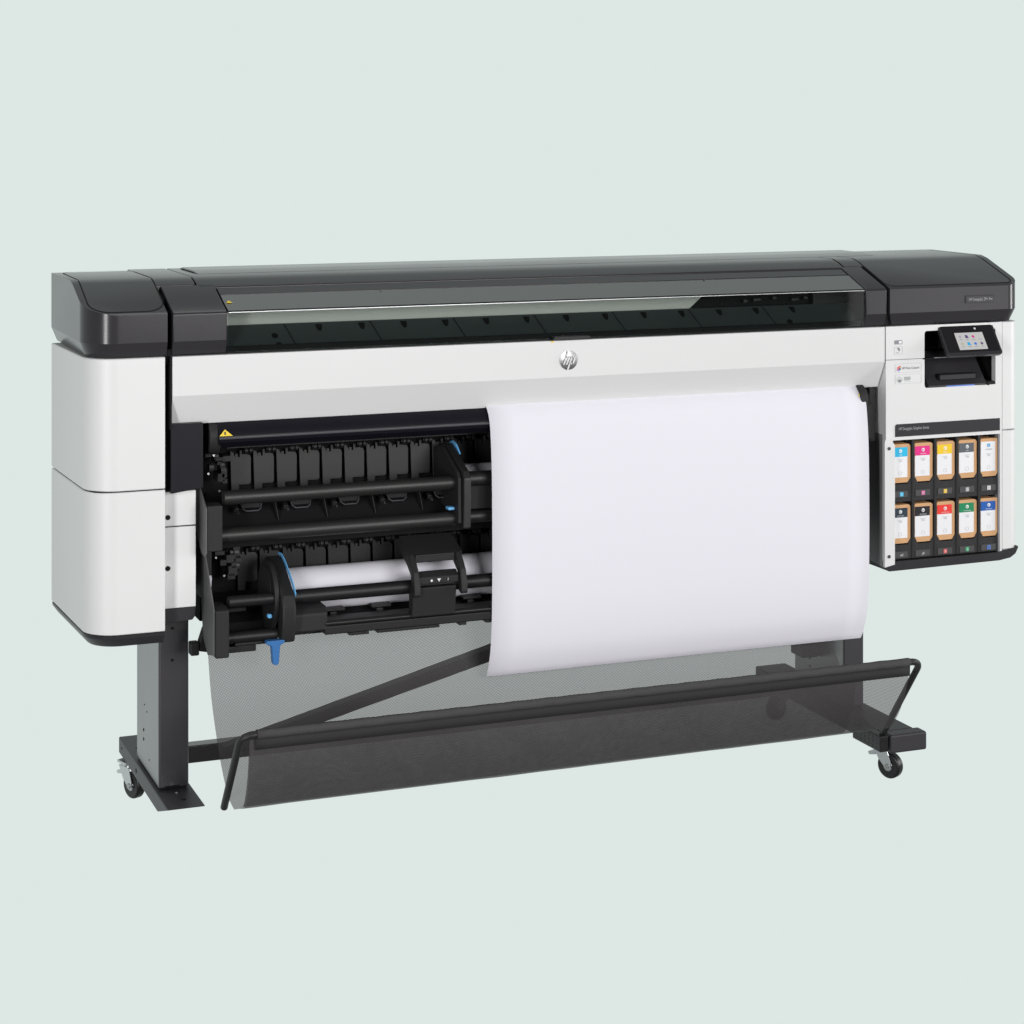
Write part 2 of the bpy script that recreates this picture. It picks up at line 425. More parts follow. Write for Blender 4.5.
# handle notch in the lower edge of the pane
xa, xb = X(551, F), X(590, F)
MB().prism([(xa, 1.201), (xa+.006, 1.210), (xb-.006, 1.210), (xb, 1.201)], F-.012, F+.0005, 'y', BLACK).build('window_handle', wnd, bevel=.001)
# warning sticker near the corner
MB().prism([(1.139, 4.79), (1.153, 4.79), (1.146, 4.802)], 0, .0005, 'z', YEL).build('warning_sticker', P, xf=lambda c: Vector((c.x, c.y, slope(c.y)+.001+c.z)))
# --- what is seen through the window
PN = MB()
yp0, zp0, yp1, zp1 = F+.016, 1.2015, F+.080, 1.2585
def on(u): return (yp0+(yp1-yp0)*u, zp0+(zp1-zp0)*u)
PN.prism([(yp0, zp0), (yp1, zp1), (yp1+.01, zp1), (yp1+.01, zp0)], xg0+.002, xg1-.002, 'x', PLATE)
platen = PN.build('platen', P)
nrm = Vector((0, -(zp1-zp0), yp1-yp0)).normalized()*.0012
k = 0; x = X(297, F+.03)
pitch = .2165
while x < xg1-.05:
    a, c = on(.02), on(.98); sl = MB()
    vs = [(x+dx, y+nrm.y, z+nrm.z) for dx, (y, z) in ((-.0012, a), (.0012, a), (.0012-.02, c), (-.0012-.02, c))]
    sl.add(vs, [(0, 1, 2, 3)], VOID)
    sl.add([(x-.016+dx, on(u)[0]+nrm.y, on(u)[1]+nrm.z) for dx, u in ((0, .10), (.022, .10), (.022, .13), (0, .13))], [(0, 1, 2, 3)], VOID)
    sl.build('platen_seam', platen); x += pitch
x = X(321, F+.05)
while x < xg1-.12:
    pts = []
    for i in range(13):
        an = math.pi*i/12; pts.append((x+.0082*math.cos(an), .92-.26*math.sin(an)))
    MB().add([(p[0], on(p[1])[0]+nrm.y, on(p[1])[1]+nrm.z) for p in pts], [tuple(range(13))], VOID).build('platen_slot', platen); x += pitch/2
for px, py in ((276, .55), (278, .2), (789, .3)):
    x = X(px, F+.04); pts = [(x+.008*math.cos(a*.5236), py+.10*math.sin(a*.5236)) for a in range(12)]
    MB().add([(p[0], on(p[1])[0]+nrm.y, on(p[1])[1]+nrm.z) for p in pts], [tuple(range(12))], VOID).build('platen_slot', platen)
xe = X(690, F+.11)
MB().prism([(xg0+.01, 1.240), (xe-.03, 1.240), (xe+.03, 1.291), (xg0+.01, 1.291)], F+.092, F+.105, 'y', REFLECT).build('reflection_strip', P, bevel=.002)  # strip with slanted end, added to imitate a softbox reflection in the glass
ca = MB()
for i, px in enumerate((742, 752, 771, 790, 802)):
    x = X(px, F+.1); MB().box(x, x+.012+.01*(i % 2), F+.09, F+.10, 1.268+.003*(i % 3), 1.276+.003*(i % 3), GREYD).build('cable_clip', P, bevel=.001)
x = X(812, F+.09); MB().box(x, x+.12, F+.085, F+.11, 1.22, 1.29, BLACK).build('print_carriage', P, bevel=.002)

MB().box(xg0, xg1, F+.106, F+.12, 1.205, 1.315, VOID).build('window_backing', P)
# --- white front panel below window
xp0, xp1 = 1.0015, 2.915
fp = MB().prism([(F, 1.199), (F, 1.107), (F+.036, 1.035), (F+.05, 1.035), (F+.05, 1.199)], xp0, xp1, 'x', WHITE2)
MB().box(.9965, 1.0008, F+.0025, F+.06, 1.028, 1.199, VOID).build('gap_blackout', P)  # dark sheet added over the panel's lit end face to keep the gap black
front = fp.build('front_panel', P, bevel=.0018, seg=2)
# round emblem
xc = X(568.5, F); zc = Z(360, xc, F); R_ = .0245
em = MB(); rings = 6; seg = 40; vs = [(xc, F-.0045, zc)]
for r in range(1, rings+1):
    rr = R_*r/rings
    for i in range(seg):
        a = 2*math.pi*i/seg; vs.append((xc+rr*math.cos(a), F-.0045+.0035*(r/rings)**2, zc+rr*math.sin(a)))
fs = [(0, 1+i, 1+(i+1) % seg) for i in range(seg)]
for r in range(rings-1):
    for i in range(seg):
        a = 1+r*seg+i; c = 1+r*seg+(i+1) % seg; fs.append((a, c, c+seg, a+seg))
em.add(vs, fs, EMB)
def stroke(pts, w=.0042, sl=.36, m=WHITE2):
    for (x0_, z0_), (x1_, z1_) in zip(pts, pts[1:]):
        if abs(z1_-z0_) > abs(x1_-x0_): q = [(x0_-w/2, z0_), (x0_+w/2, z0_), (x1_+w/2, z1_), (x1_-w/2, z1_)]
        else: q = [(x0_, z0_-w*.4), (x1_, z1_-w*.4), (x1_, z1_+w*.4), (x0_, z0_+w*.4)]
        em.add([(xc+a+c*sl, F-.0070, zc+c) for a, c in q], [(0, 1, 2, 3)], m)
stroke([(-.0118, .0235), (-.0118, -.0105)]); stroke([(-.0118, .0085), (-.0040, .0085)]); stroke([(-.0040, .0100), (-.0040, -.0105)])
stroke([(.0035, .0100), (.0035, -.0238)]); stroke([(.0035, .0085), (.0125, .0085)]); stroke([(.0125, .0100), (.0125, -.0100)]); stroke([(.0035, -.0085), (.0125, -.0085)])
em.build('emblem', front)
MB().box(X(551, F), X(553.5, F), F-.0012, F, 1.1950, 1.1985, YEL).build('alignment_mark', front)

# --- inner column next to narrow housing
MB().prism([(X(171, F+.012), 1.04), (X(203.2, F+.012), 1.04), (X(203.2, F+.012), .888), (X(171, F+.012), .878)][::-1], F+.012, F+.2, 'y', NAVY).build('inner_cover', P, bevel=.001)
xi0, xi1 = .9865, X(196, F+.045)
for z0, z1 in ((.796, .8775), (.603, .7935)):
    MB().box(xi0, xi1, F+.045, 5.15, z0, z1, WHITE).build('inner_column', P, bevel=.002)
MB().box(xi0+.002, xi1-.003, F+.048, 5.14, .6035, .885, BLACKM).build('column_core', P)
MB().prism([(xi0, .602), (xi1, .602), (xi1-.002, .58), (xi1-.008, .572), (xi0, .568)], F+.046, 5.15, 'y', GREYD).build('column_trim', P, bevel=.0015)
sc = MB()
for py in (517.5, 568.5):
    x = X(167.8, F+.045); z = Z(py, x, F+.045); MB().cyl((x, F+.0435, z), (x, F+.055, z), .006, VOID, 16).build('screw_hole', P)

# --- chassis behind the roll drawers
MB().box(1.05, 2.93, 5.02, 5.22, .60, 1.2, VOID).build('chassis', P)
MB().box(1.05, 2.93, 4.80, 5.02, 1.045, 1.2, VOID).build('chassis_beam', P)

# --- roll drawers (upper and lower)
XM0, XM1 = 1.085, 2.79
YF = 4.93
# output roller cover above
up = MB().prism([(4.98, 1.052), (4.81, 1.046), (4.785, 1.034), (4.770, 1.018), (4.763, 1.003), (4.767, .990), (4.785, .975), (4.98, .965)], X(219, 4.765), 2.85, 'x', NAVY)
guide = up.build('output_guide', P, bevel=.003)
MB().tube([(X(219.5, 4.76), 4.762, 1.0005), (2.84, 4.762, 1.0005)], .0030, EDGE, 8).build('guide_highlight', guide)  # thin pale bar added to draw the highlight along the guide nose
MB().cyl((X(207, 4.80), 4.815, 1.000), (X(219, 4.80), 4.815, 1.000), .043, BLACKM, 28).build('guide_end', guide, bevel=.004)
MB().cyl((2.845, 4.80, 1.003), (2.868, 4.80, 1.003), .045, BLACKM, 28).build('guide_end', guide, bevel=.004)
MB().prism([(4.99, 1.05), (4.83, 1.052), (4.79, 1.03), (4.765, .99), (4.765, .90), (4.785, .90), (4.785, .985), (4.83, 1.01), (4.99, 1.02)], 2.868, 2.886, 'x', BLACKM).build('guide_arm', guide, bevel=.003)
x = X(219, 4.765)
st = MB().add([(x, 4.7625, 1.005), (x+.032, 4.7625, 1.005), (x+.014, 4.7665, 1.0200)], [(0, 1, 2)], YEL)
st.add([(x+.012, 4.7620, 1.008), (x+.016, 4.7620, 1.008), (x+.015, 4.7640, 1.015), (x+.012, 4.7640, 1.015)], [(0, 1, 2, 3)], INKD)
st.build('warning_sticker', guide, xf=lambda c: Vector((c.x, c.y-.002, c.z+.001)))
st = MB(); x = X(869.5, 4.76); st.prism([(x-.045, .998), (x-.008, .998), (x-.028, 1.024)], 4.7600, 4.7605, 'y', YEL); st.build('warning_sticker', guide, xf=lambda c: Vector((c.x, c.y-.0035+(c.z-.998)*.3, c.z)))

def flap(x, y, zt, zb, m, step=.030):
    w = .0490; h = zt-zb
    q = [(0, 0), (.019, 0), (.0195, step), (w-.004, step), (w, step+.005), (w, h-.020), (w-.003, h-.0125), (w-.012, h-.010), (.0265, h-.010),
         (.0265, h), (.020, h), (.020, h-.016), (.0165, h-.016), (.0165, h-.008), (.0085, h-.008), (.0085, h-.014), (.004, h-.004), (-.004, h)]
    return MB().prism([(x+a, zb+c) for a, c in q], y, y+.006, 'y', m)
def roller_bits(x, y, z):
    mb = MB(); mb.cyl((x-.002, y+.002, z), (x+.020, y+.002, z), .003, EDGE, 8)
    for dx in (0, .0115): mb.cyl((x+dx, y, z), (x+dx+.006, y, z), .0075, BLACKR, 12)
    return mb

# upper drawer
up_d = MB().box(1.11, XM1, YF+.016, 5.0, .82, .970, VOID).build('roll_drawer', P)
pitch = .0579; n_fl = 0
x = X(231.5, YF)
while x < 2.15:
    flap(x, YF, .943, .828, BLACKR).build('guide_flap', up_d, bevel=.0012, seg=2)
    roller_bits(x+.030, YF-.010, .944).build('pinch_roller', up_d)
    x += pitch; n_fl += 1
# serrated comb under the guide
cb = MB().box(X(228, 4.84), 2.15, 4.85, 4.862, .962, .985, BLACK).build('comb', up_d)
# bars
zb1, zb2 = .855, .766
MB().cyl((X(223, 4.79), 4.79, zb1), (X(463, 4.79), 4.79, zb1), .0170, BLACKR, 28).build('front_bar', up_d, bevel=.002)
MB().cyl((X(219, 4.79), 4.79, zb2), (X(455, 4.79), 4.79, zb2), .0175, BLACKR, 28).build('front_bar', up_d, bevel=.002)
# tray between bars, with ribs and small latches
MB().prism([(4.915, .848), (4.855, .765), (4.87, .76), (4.94, .84)], 1.12, XM1, 'x', VOID).build('drawer_tray', up_d)
x = X(243, 4.85)
for i in range(6):
    r = MB(); r.tube([(x, 4.868, .822), (x+.003, 4.862, .812), (x+.010, 4.858, .807), (x+.040, 4.858, .807), (x+.047, 4.862, .812), (x+.050, 4.868, .822)], .0016, EDGE, 8)
    lt = r.build('tray_latch', up_d)
    MB().box(x+.002, x+.048, 4.866, 4.89, .812, .832, BLACKM).build('latch_plate', up_d, bevel=.002)
    MB().cyl((x-.014, 4.870, .815), (x-.014, 4.858, .810), .0065, BLACKR, 10).build('tray_screw', up_d, bevel=.001)
    MB().cyl((x-.010, 4.857, .806), (x-.010, 4.853, .804), .0025, ZINC, 8).build('tray_rivet', up_d)
    MB().prism([(x+.078, .842), (x+.080, .842), (x+.092, .78), (x+.090, .78)], 4.86, 4.885, 'y', BLACKM).build('tray_rib', up_d)
    x += .123
# end bracket of upper drawer
MB().prism([(4.748, .735), (4.748, .842), (4.765, .850), (4.84, .893), (4.858, .88), (4.858, .775), (4.80, .728), (4.76, .725)], 1.080, 1.083, 'x', PLATEG).build('end_bracket', up_d, bevel=.001)
MB().box(1.0835, 1.120, 4.748, 4.80, .738, .846, BLACKM).build('end_bracket', up_d, bevel=.003)
# spool flange in the upper drawer
xw = 1.718
MB().prism([(4.928, .80), (4.928, .918), (4.905, .931), (4.87, .931), (4.765, .885), (4.752, .87), (4.750, .76), (4.79, .76), (4.86, .785)], xw-.010, xw, 'x', BLACKM).build('spool_flange', up_d, bevel=.003)
MB().prism([(4.91, .935), (4.875, .938), (4.85, .930), (4.752, .887), (4.738, .872), (4.738, .83), (4.742, .748), (4.765, .748), (4.768, .80), (4.765, .83), (4.765, .868), (4.775, .876), (4.86, .914)], xw+.0005, xw+.020, 'x', BLACKR).build('flange_rim', up_d, bevel=.004)
MB().prism([(4.905, .936), (4.880, .9445), (4.855, .939), (4.825, .918), (4.84, .915), (4.87, .925)], xw+.0205, xw+.024, 'x', SKYB).build('flange_disc', up_d)
MB().box(xw-.028, xw-.0105, 4.772, 4.795, .790, .798, SKYB).build('release_lever', up_d, bevel=.003)
ru = MB().box(xw+.025, XM1, 4.785, 4.84, .785, .862, BLACKM)
ru.build('drawer_front', up_d, bevel=.004)
MB().cyl((xw+.021, 4.79, .861), (XM1, 4.79, .861), .0185, BLACKR, 24).build('front_bar', up_d)
MB().cyl((xw+.021, 4.79, .768), (XM1, 4.79, .768), .0155, BLACKR, 24).build('front_bar', up_d)

rnd = random.Random(3)
for i in range(11):
    x_, z_ = 1.10+rnd.random()*.05, .87+rnd.random()*.085
    if i % 3 == 0: MB().cyl((x_, 4.865, z_), (x_+.012, 4.865, z_), .010+.006*rnd.random(), BLACKR, 14).build('drive_gear', up_d, bevel=.001)
    else: MB().box(x_, x_+.010+.012*rnd.random(), 4.85, 4.90, z_, z_+.008+.014*rnd.random(), BLACKM).build('drive_bracket', up_d, bevel=.001)
for x_, z_ in ((1.108, .905), (1.121, .948), (1.135, .862)): MB().cyl((x_, 4.849, z_), (x_, 4.845, z_), .0028, ZINC, 10).build('drive_screw', up_d)
# lower drawer
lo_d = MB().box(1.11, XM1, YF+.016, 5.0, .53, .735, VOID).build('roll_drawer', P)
MB().box(1.12, XM1, 4.86, 5.0, .722, .742, VOID).build('drawer_divider', lo_d)
x = X(238, YF); k = 0
while x < 2.15:
    flap(x, YF, .702, .590, BLACKR if k == 0 else BLACKM).build('guide_flap', lo_d, bevel=.0012)
    roller_bits(x+.030, YF-.012, .704).build('pinch_roller', lo_d); x += pitch; k += 1
for i in range(12):
    x_, z_ = 1.125+rnd.random()*.055, .64+rnd.random()*.075
    if i % 3 == 0: MB().cyl((x_, 4.88, z_), (x_+.012, 4.88, z_), .010+.006*rnd.random(), BLACKR, 14).build('drive_gear', lo_d, bevel=.001)
    else: MB().box(x_, x_+.010+.014*rnd.random(), 4.865, 4.90, z_, z_+.008+.016*rnd.random(), BLACKM).build('drive_bracket', lo_d, bevel=.001)
for x_, z_ in ((1.13, .70), (1.15, .655)): MB().cyl((x_, 4.863, z_), (x_, 4.860, z_), .0028, ZINC, 10).build('drive_screw', lo_d)
# lower bars, split by the spool flange
zb3, zb4 = .615, .530
xf = 1.268
MB().cyl((X(228, 4.76), 4.76, zb3), (xf-.014, 4.76, zb3), .0135, BLACK, 28).build('front_bar', lo_d, bevel=.002)
MB().cyl((X(226, 4.76), 4.76, zb4), (xf-.014, 4.76, zb4), .0135, BLACK, 28).build('front_bar', lo_d, bevel=.002)
MB().cyl((xf+.022, 4.765, zb3-.002), (XM1, 4.765, zb3-.002), .0165, BLACK, 28).build('front_bar', lo_d, bevel=.002)
lb = MB().box(xf+.10, XM1, 4.745, 4.80, .519, .540, BLACK)
lb.prism([(4.744, .541), (4.741, .548), (4.75, .553), (4.80, .553), (4.80, .541)], xf+.10, XM1, 'x', BLACKR)
lb.build('drawer_sill', lo_d, bevel=.003)
MB().box(1.13, XM1, 4.80, 4.90, .512, .522, BLACK).build('drawer_floor', lo_d)
for xa_, w_ in ((1.15, .10), (1.43, .05), (1.50, .16), (1.71, .02), (1.78, .10)):
    MB().box(xa_, xa_+w_, 4.75, 4.79, .511, .5185, BLACK).build('sill_clip', lo_d, bevel=.002)
MB().box(1.10, 1.205, 4.765, 4.84, .492, .508, BLACK).build('drawer_skid', lo_d, bevel=.003)
MB().prism([(4.93, .60), (4.84, .545), (4.84, .525), (5.0, .525)], 1.12, XM1, 'x', VOID).build('drawer_tray', lo_d)
x = X(322, 4.84)
for i in range(5):
    d = MB().box(x, x+.05, 4.81, 4.85, .558, .566, BLACK); d.box(x+.012, x+.030, 4.812, 4.84, .540, .557, BLACK)
    d.build('tray_latch', lo_d, bevel=.002)
    MB().cyl((x+.021, 4.812, .548), (x+.021, 4.806, .546), .004, EDGE, 8).build('tray_screw', lo_d)
    x += .118
MB().box(1.15, 1.20, 4.84, 4.86, .57, .58, BLACKM).build('tray_latch', lo_d, bevel=.002)
# lower end bracket
MB().prism([(4.728, .500), (4.728, .604), (4.745, .628), (4.835, .738), (4.85, .74), (4.858, .60), (4.84, .52), (4.79, .487)], 1.0935, 1.0965, 'x', PLATEG).build('end_bracket', lo_d, bevel=.001)
MB().prism([(4.722, .493), (4.722, .604), (4.74, .609), (4.80, .609), (4.80, .493)], 1.097, 1.13, 'x', BLACKM).build('end_bracket', lo_d, bevel=.004)
xk0, xk1, xk2 = X(191, 4.83), X(199.5, 4.83), X(214, 4.83)
MB().box(xk0, xk1, 4.83, 4.86, Z(656.5, xk0, 4.83), Z(643.5, xk0, 4.83), BLACK).build('bracket_foot', lo_d, bevel=.003)
MB().prism([(xk1, Z(652, xk1, 4.83)), (xk2, Z(655, xk1, 4.83)), (xk2, Z(620, xk1, 4.83)), (xk1+.012, Z(630, xk1, 4.83)), (xk1, Z(645, xk1, 4.83))], 4.835, 4.86, 'y', BLACK).build('bracket_foot', lo_d, bevel=.002)
MB().box(1.10, 1.12, 4.86, 4.95, .60, .74, BLACK).build('bracket_arm', lo_d, bevel=.002)
MB().prism([(4.845, .60), (4.825, .66), (4.832, .665), (4.853, .62)], 1.100, 1.112, 'x', PAPER).build('spool_tip', lo_d)
# spool flange (lower) with blue edge and lever
el = [(4.825+.085*math.cos(2*math.pi*i/40), .610+.082*math.sin(2*math.pi*i/40)) for i in range(40)]
MB().prism(el, xf-.024, xf-.013, 'x', BLACKM).build('spool_flange', lo_d, bevel=.004)
el2 = [(4.83+.058*math.cos(2*math.pi*i/40), .622+.055*math.sin(2*math.pi*i/40)) for i in range(40)]
MB().prism(el2, xf-.0265, xf-.0242, 'x', MOULD).build('flange_recess', lo_d, bevel=.001)
MB().prism([(4.90, .684), (4.87, .692), (4.825, .683), (4.78, .658), (4.728, .625), (4.715, .60), (4.717, .55), (4.728, .515), (4.76, .510), (4.76, .57), (4.752, .60), (4.79, .640), (4.83, .662), (4.87, .67)], xf-.0125, xf+.022, 'x', BLACKM).build('flange_rim', lo_d, bevel=.007, seg=3)
outer = [(4.885, .697), (4.86, .699), (4.83, .690), (4.783, .667), (4.75, .648), (4.727, .628)]
inner = [(y+.006, z-.007) for y, z in outer[::-1]]
MB().prism(outer+inner, xf+.0222, xf+.0245, 'x', SKYB).build('flange_disc', lo_d)
MB().box(xf-.036, xf-.025, 4.760, 4.775, .567, .577, SKYB).build('flange_latch', lo_d, bevel=.003)
xl = 1.2405
MB().prism([(xl-.022, .523), (xl+.023, .523), (xl+.023, .516), (xl+.012, .511), (xl+.009, .470), (xl+.005, .464), (xl-.006, .467), (xl-.009, .509), (xl-.022, .516)][::-1], 4.722, 4.742, 'y', BLUE).build('release_lever', lo_d, bevel=.003)
MB().prism([(4.745, .530), (4.745, .572), (4.76, .586), (4.83, .586), (4.83, .530)], xf+.023, X(328, 4.745), 'x', BLACKM).build('spool_housing', lo_d, bevel=.005)
# scanning clamp across the roll
xq0, xq1 = X(399.5, 4.84), X(452, 4.84)
cl = MB()
cl.prism([(4.845, .722), (4.765, .690), (4.765, .683), (4.850, .710)], xq0, xq1, 'x', BLACKM)
clamp = cl.build('roll_clamp', P, bevel=.002)
xs0, xs1 = X(415, 4.735), X(456, 4.735)
for xx in (xs0-.009, xs1+.006):
    MB().prism([(4.845, .718), (4.76, .690), (4.725, .655), (4.712, .62), (4.712, .600), (4.722, .595), (4.735, .60), (4.745, .645), (4.78, .668), (4.85, .70)], xx, xx+.017, 'x', BLACKM).build('clamp_arm', clamp, bevel=.004, seg=3)
MB().box(xs0+.008, xs1+.004, 4.756, 4.764, .671, .6905, BLACK).build('clamp_lip', clamp, bevel=.002)
MB().prism([(4.728, .624), (4.728, .640), (4.745, .651), (4.755, .651), (4.755, .624)], xs0+.008, xs1+.005, 'x', BLACKM).build('clamp_face', clamp, bevel=.002)
MB().prism([(4.724, .617), (4.735, .545), (4.76, .538), (4.76, .617)], xs0-.008, xs1-.002, 'x', BLACKM).build('clamp_skirt', clamp, bevel=.003)
ic = MB(); xi = xs0+.008
ic.cyl((xi+.032, 4.7265, .632), (xi+.032, 4.7275, .632), .0030, TXT, 10)
ic.add([(xi+.046, 4.7268, .636), (xi+.056, 4.7268, .636), (xi+.051, 4.7268, .628)], [(0, 1, 2)], TXT)
ic.text('?', .011, xi+.072, 4.7262, .6285, TXT)
ic.build('clamp_icons', clamp)

# --- wide end housing (electronics and ink)
xr0 = 2.918; xf1 = X(1002, F)
H0 = rrect(X(924.5, F), X(995.5, F), Z(388.5, X(924, F), F)+.001, Z(329.5, X(960, F), F), .008)
BZ = .575
bx0, bx1, bz0, bz1 = X(893, F), X(1000, F), BZ, Z(439, 2.937, F)-.0045
H1 = [(bx0, bz0), (bx1, bz0), (bx1, bz1), (bx0, bz1)]
zmid = Z(360, X(890, F), F)
rh = MB()
x924 = H0[0][0]
rh.holed([(xr0, .573), (bx0, .573), (bx0, bz1), (bx1, bz1), (bx1, .573), (xf1, .573), (xf1, ZT), (xr0, ZT)], [H0], F, F+.018, WHITE)
housing = rh.build('ink_housing', P)
for z0, z1 in ((.905, ZT), (.5785, .902)):
    loft(xf1+.002, XR, F+.001, 5.26, [(z0, .0015), (z0+.0015, 0), (z1-.0015, 0), (z1, .0015)], WHITE, rr=.034).build('corner_panel', housing)
MB().box(xf1-.01, xf1+.02, F+.004, F+.05, .565, 1.2, INK).build('seam_lining', housing)
MB().box(xr0, xr0+.006, F+.0185, 5.2, .91, ZT-.002, WHITE).build('inner_wall', housing)
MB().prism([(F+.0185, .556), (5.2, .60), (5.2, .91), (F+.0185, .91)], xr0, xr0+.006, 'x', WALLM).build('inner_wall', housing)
MB().box(xf1-.02, xf1-.002, F+.02, 5.2, .565, 1.2, VOID).build('inner_wall', housing)
MB().box(xr0-.0005, xf1+.0, F-.0008, F+.0003, zmid-.0011, zmid+.0009, INK).build('panel_seam', housing) if False else None
sm = MB().box(xr0, x924-.000, F-.0004, F+.004, zmid-.001, zmid+.001, INK); sm.build('panel_seam', housing)
# bottom trim
MB().prism([(xr0+.001, .5725), (xr0+.001, .556), (xr0+.008, .547), (XR-.07, .550), (XR-.035, .555), (XR-.018, .565), (XR-.009, .582), (XR-.011, .586), (XR-.018, .578), (xf1, .5755), (bx1+.001, .5740), (bx1, .5725)][::-1], F-.004, 5.2, 'y', GREYD).build('base_trim', housing, bevel=.003)
# white flange with screws beside the ink bay
MB().prism([(2.9075, .560), (2.9075, .893), (2.912, .905), (2.930, .896), (2.939, .884), (2.939, .566)], F-.012, F-.0006, 'y', WHITE).build('door_flange', housing, bevel=.0015)
dd = MB()
for z in (.876, .589): dd.cyl((2.920, F-.0140, z), (2.920, F-.0115, z), .0045, INKD, 14)
dd.build('flange_screws', housing)
MB().box(2.885, 2.905, F+.03, F+.08, .89, 1.035, BLACK).build('hinge_post', housing, bevel=.003)
# recess for the control panel
q0, q1 = X(924.5, F), X(995.5, F); w0, w1 = min(p[1] for p in H0), max(p[1] for p in H0)
rc = MB()
rc.box(q0-.004, q0, F+.0005, F+.09, w0-.004, w1+.004, BLACK); rc.box(q1, q1+.004, F+.0005, F+.09, w0-.004, w1+.004, BLACK)
rc.box(q0, q1, F+.09, F+.095, w0, w1, VOID); rc.box(q0, q1, F+.0005, F+.09, w1, w1+.004, BLACK); rc.box(q0, q1, F+.0005, F+.09, w0-.004, w0, BLACK)
rc.prism([(F-.0015, w0), (F-.0015, w0+.006), (F+.006, w0+.012), (F+.052, zmid-.012), (F+.075, zmid+.01), (F+.09, zmid+.01), (F+.09, w0)], q0+.012, q1-.028, 'x', GREYP)
rc.prism([(F-.0015, w0), (F-.0015, w0+.006), (F+.006, w0+.009), (F+.09, w0+.009), (F+.09, w0)], q1-.028, q1, 'x', BLACK)
rc.prism([(F+.002, w0+.004), (F+.08, zmid+.004), (F+.085, zmid+.004), (F+.085, w0+.004)], q0, q0+.012, 'x', BLACK)
rec = rc.build('control_recess', P, bevel=.002)
hx0, hx1 = X(937, F+.01), X(977, F+.01)
MB().prism(rrect(hx0, hx1, w0+.018, w0+.034, .006), F+.004, F+.02, 'y', VOID).build('usb_flap', rec, bevel=.001)
MB().prism(rrect(hx0+.003, hx1-.012, w0+.020, w0+.032, .003), F-.001, F+.006, 'y', GREYD).build('flap_cover', rec, bevel=.002)
MB().box(X(946, F), X(974, F), F-.0025, F-.001, w0+.0005, w0+.0035, glow('status_light_blue', (.09, .22, .75), .6)).build('status_light', rec)
MB().box(q0-.006, q0+.03, F-.001, F+.02, zmid-.003, zmid+.001, VOID).build('recess_seam', rec)

# control panel: tilted touch screen
zt_ = Z(320.8, X(940, F-.01), F+.0); zb_ = Z(357, X(950, F-.05), F-.04)
pa = Vector((0, F+.012, zt_)); pb = Vector((0, F-.050, zb_+.003))
xa, xb = X(938.5, F+.012), X(992.5, F+.012)
xa = X(935.5, F+.012); xb = X(990, F+.012)
L = (pb-pa).length; dz = (pb-pa)/L; nr = Vector((0, dz.z, -dz.y)); nr = nr if nr.y < 0 else -nr
def pan_xf(c): return Vector((xa+c.x, pa.y+dz.y*(L-c.z)-nr.y*c.y, pa.z+dz.z*(L-c.z)-nr.z*c.y))
Wd = xb-xa
cp = MB().prism(rrect(0, Wd, 0, L, .009), 0, .010, 'y', GREYP)
cpo = cp.build('control_panel', P, bevel=.003, seg=3, xf=pan_xf)
g = MB().prism(rrect(.007, Wd-.006, .010, L-.007, .003), -.0008, 0.002, 'y', SGL); g.build('screen_glass', cpo, xf=pan_xf)
sc = MB(); SCR = glow('screen_lit', (.55, .55, .54), .70)
u0, u1, v0, v1 = Wd*.245, Wd*.755, L*.15, L*.62
sc.prism([(u0, v0), (u1, v0), (u1, v1), (u0, v1)], -.0013, -.0009, 'y', SCR)
ics = [((.35, .30, .38), (.10, .06, .16), (.5, .04, .22), (.45, .45, .46)), ((.42, .38, .28), (.02, .32, .60), (.04, .14, .55), (.14, .12, .16))]
for r in range(2):
    for c in range(4):
        cx = u0+(u1-u0)*(.16+c*.23); cz = v1-(v1-v0)*(.24+r*.42); m = glow('icon', ics[r][c], .9)
        kx = (u1-u0)*.05
        if c == 2: sc.prism([(cx-kx, cz), (cx-kx*.2, cz+kx*1.0), (cx+kx, cz+kx*.3), (cx+kx*.6, cz-kx*1.0), (cx-kx*.4, cz-kx*.8)], -.0017, -.0013, 'y', m)
        elif c == 1: sc.prism([(cx-kx, cz-kx), (cx+kx*1.3, cz-kx), (cx+kx*.6, cz+kx), (cx-kx, cz+kx*1.1)], -.0017, -.0013, 'y', m)
        else: sc.prism([(cx+kx*math.cos(i*.785), cz+kx*math.sin(i*.785)) for i in range(8)], -.0017, -.0013, 'y', m)
        sc.prism([(cx-kx*1.2, cz-kx*2.1), (cx+kx*1.2, cz-kx*2.1), (cx+kx*1.2, cz-kx*1.8), (cx-kx*1.2, cz-kx*1.8)], -.0016, -.0013, 'y', INK)
sc.prism([(Wd*.63, L*.70), (Wd*.66, L*.70), (Wd*.66, L*.75), (Wd*.63, L*.75)], -.0013, -.0009, 'y', TXT)
sc.build('screen', cpo, xf=pan_xf)
MB().box(X(950, F), X(985, F), F+.0, F+.085, zmid+.02, zmid+.05, BLACK).build('panel_arm', cpo)

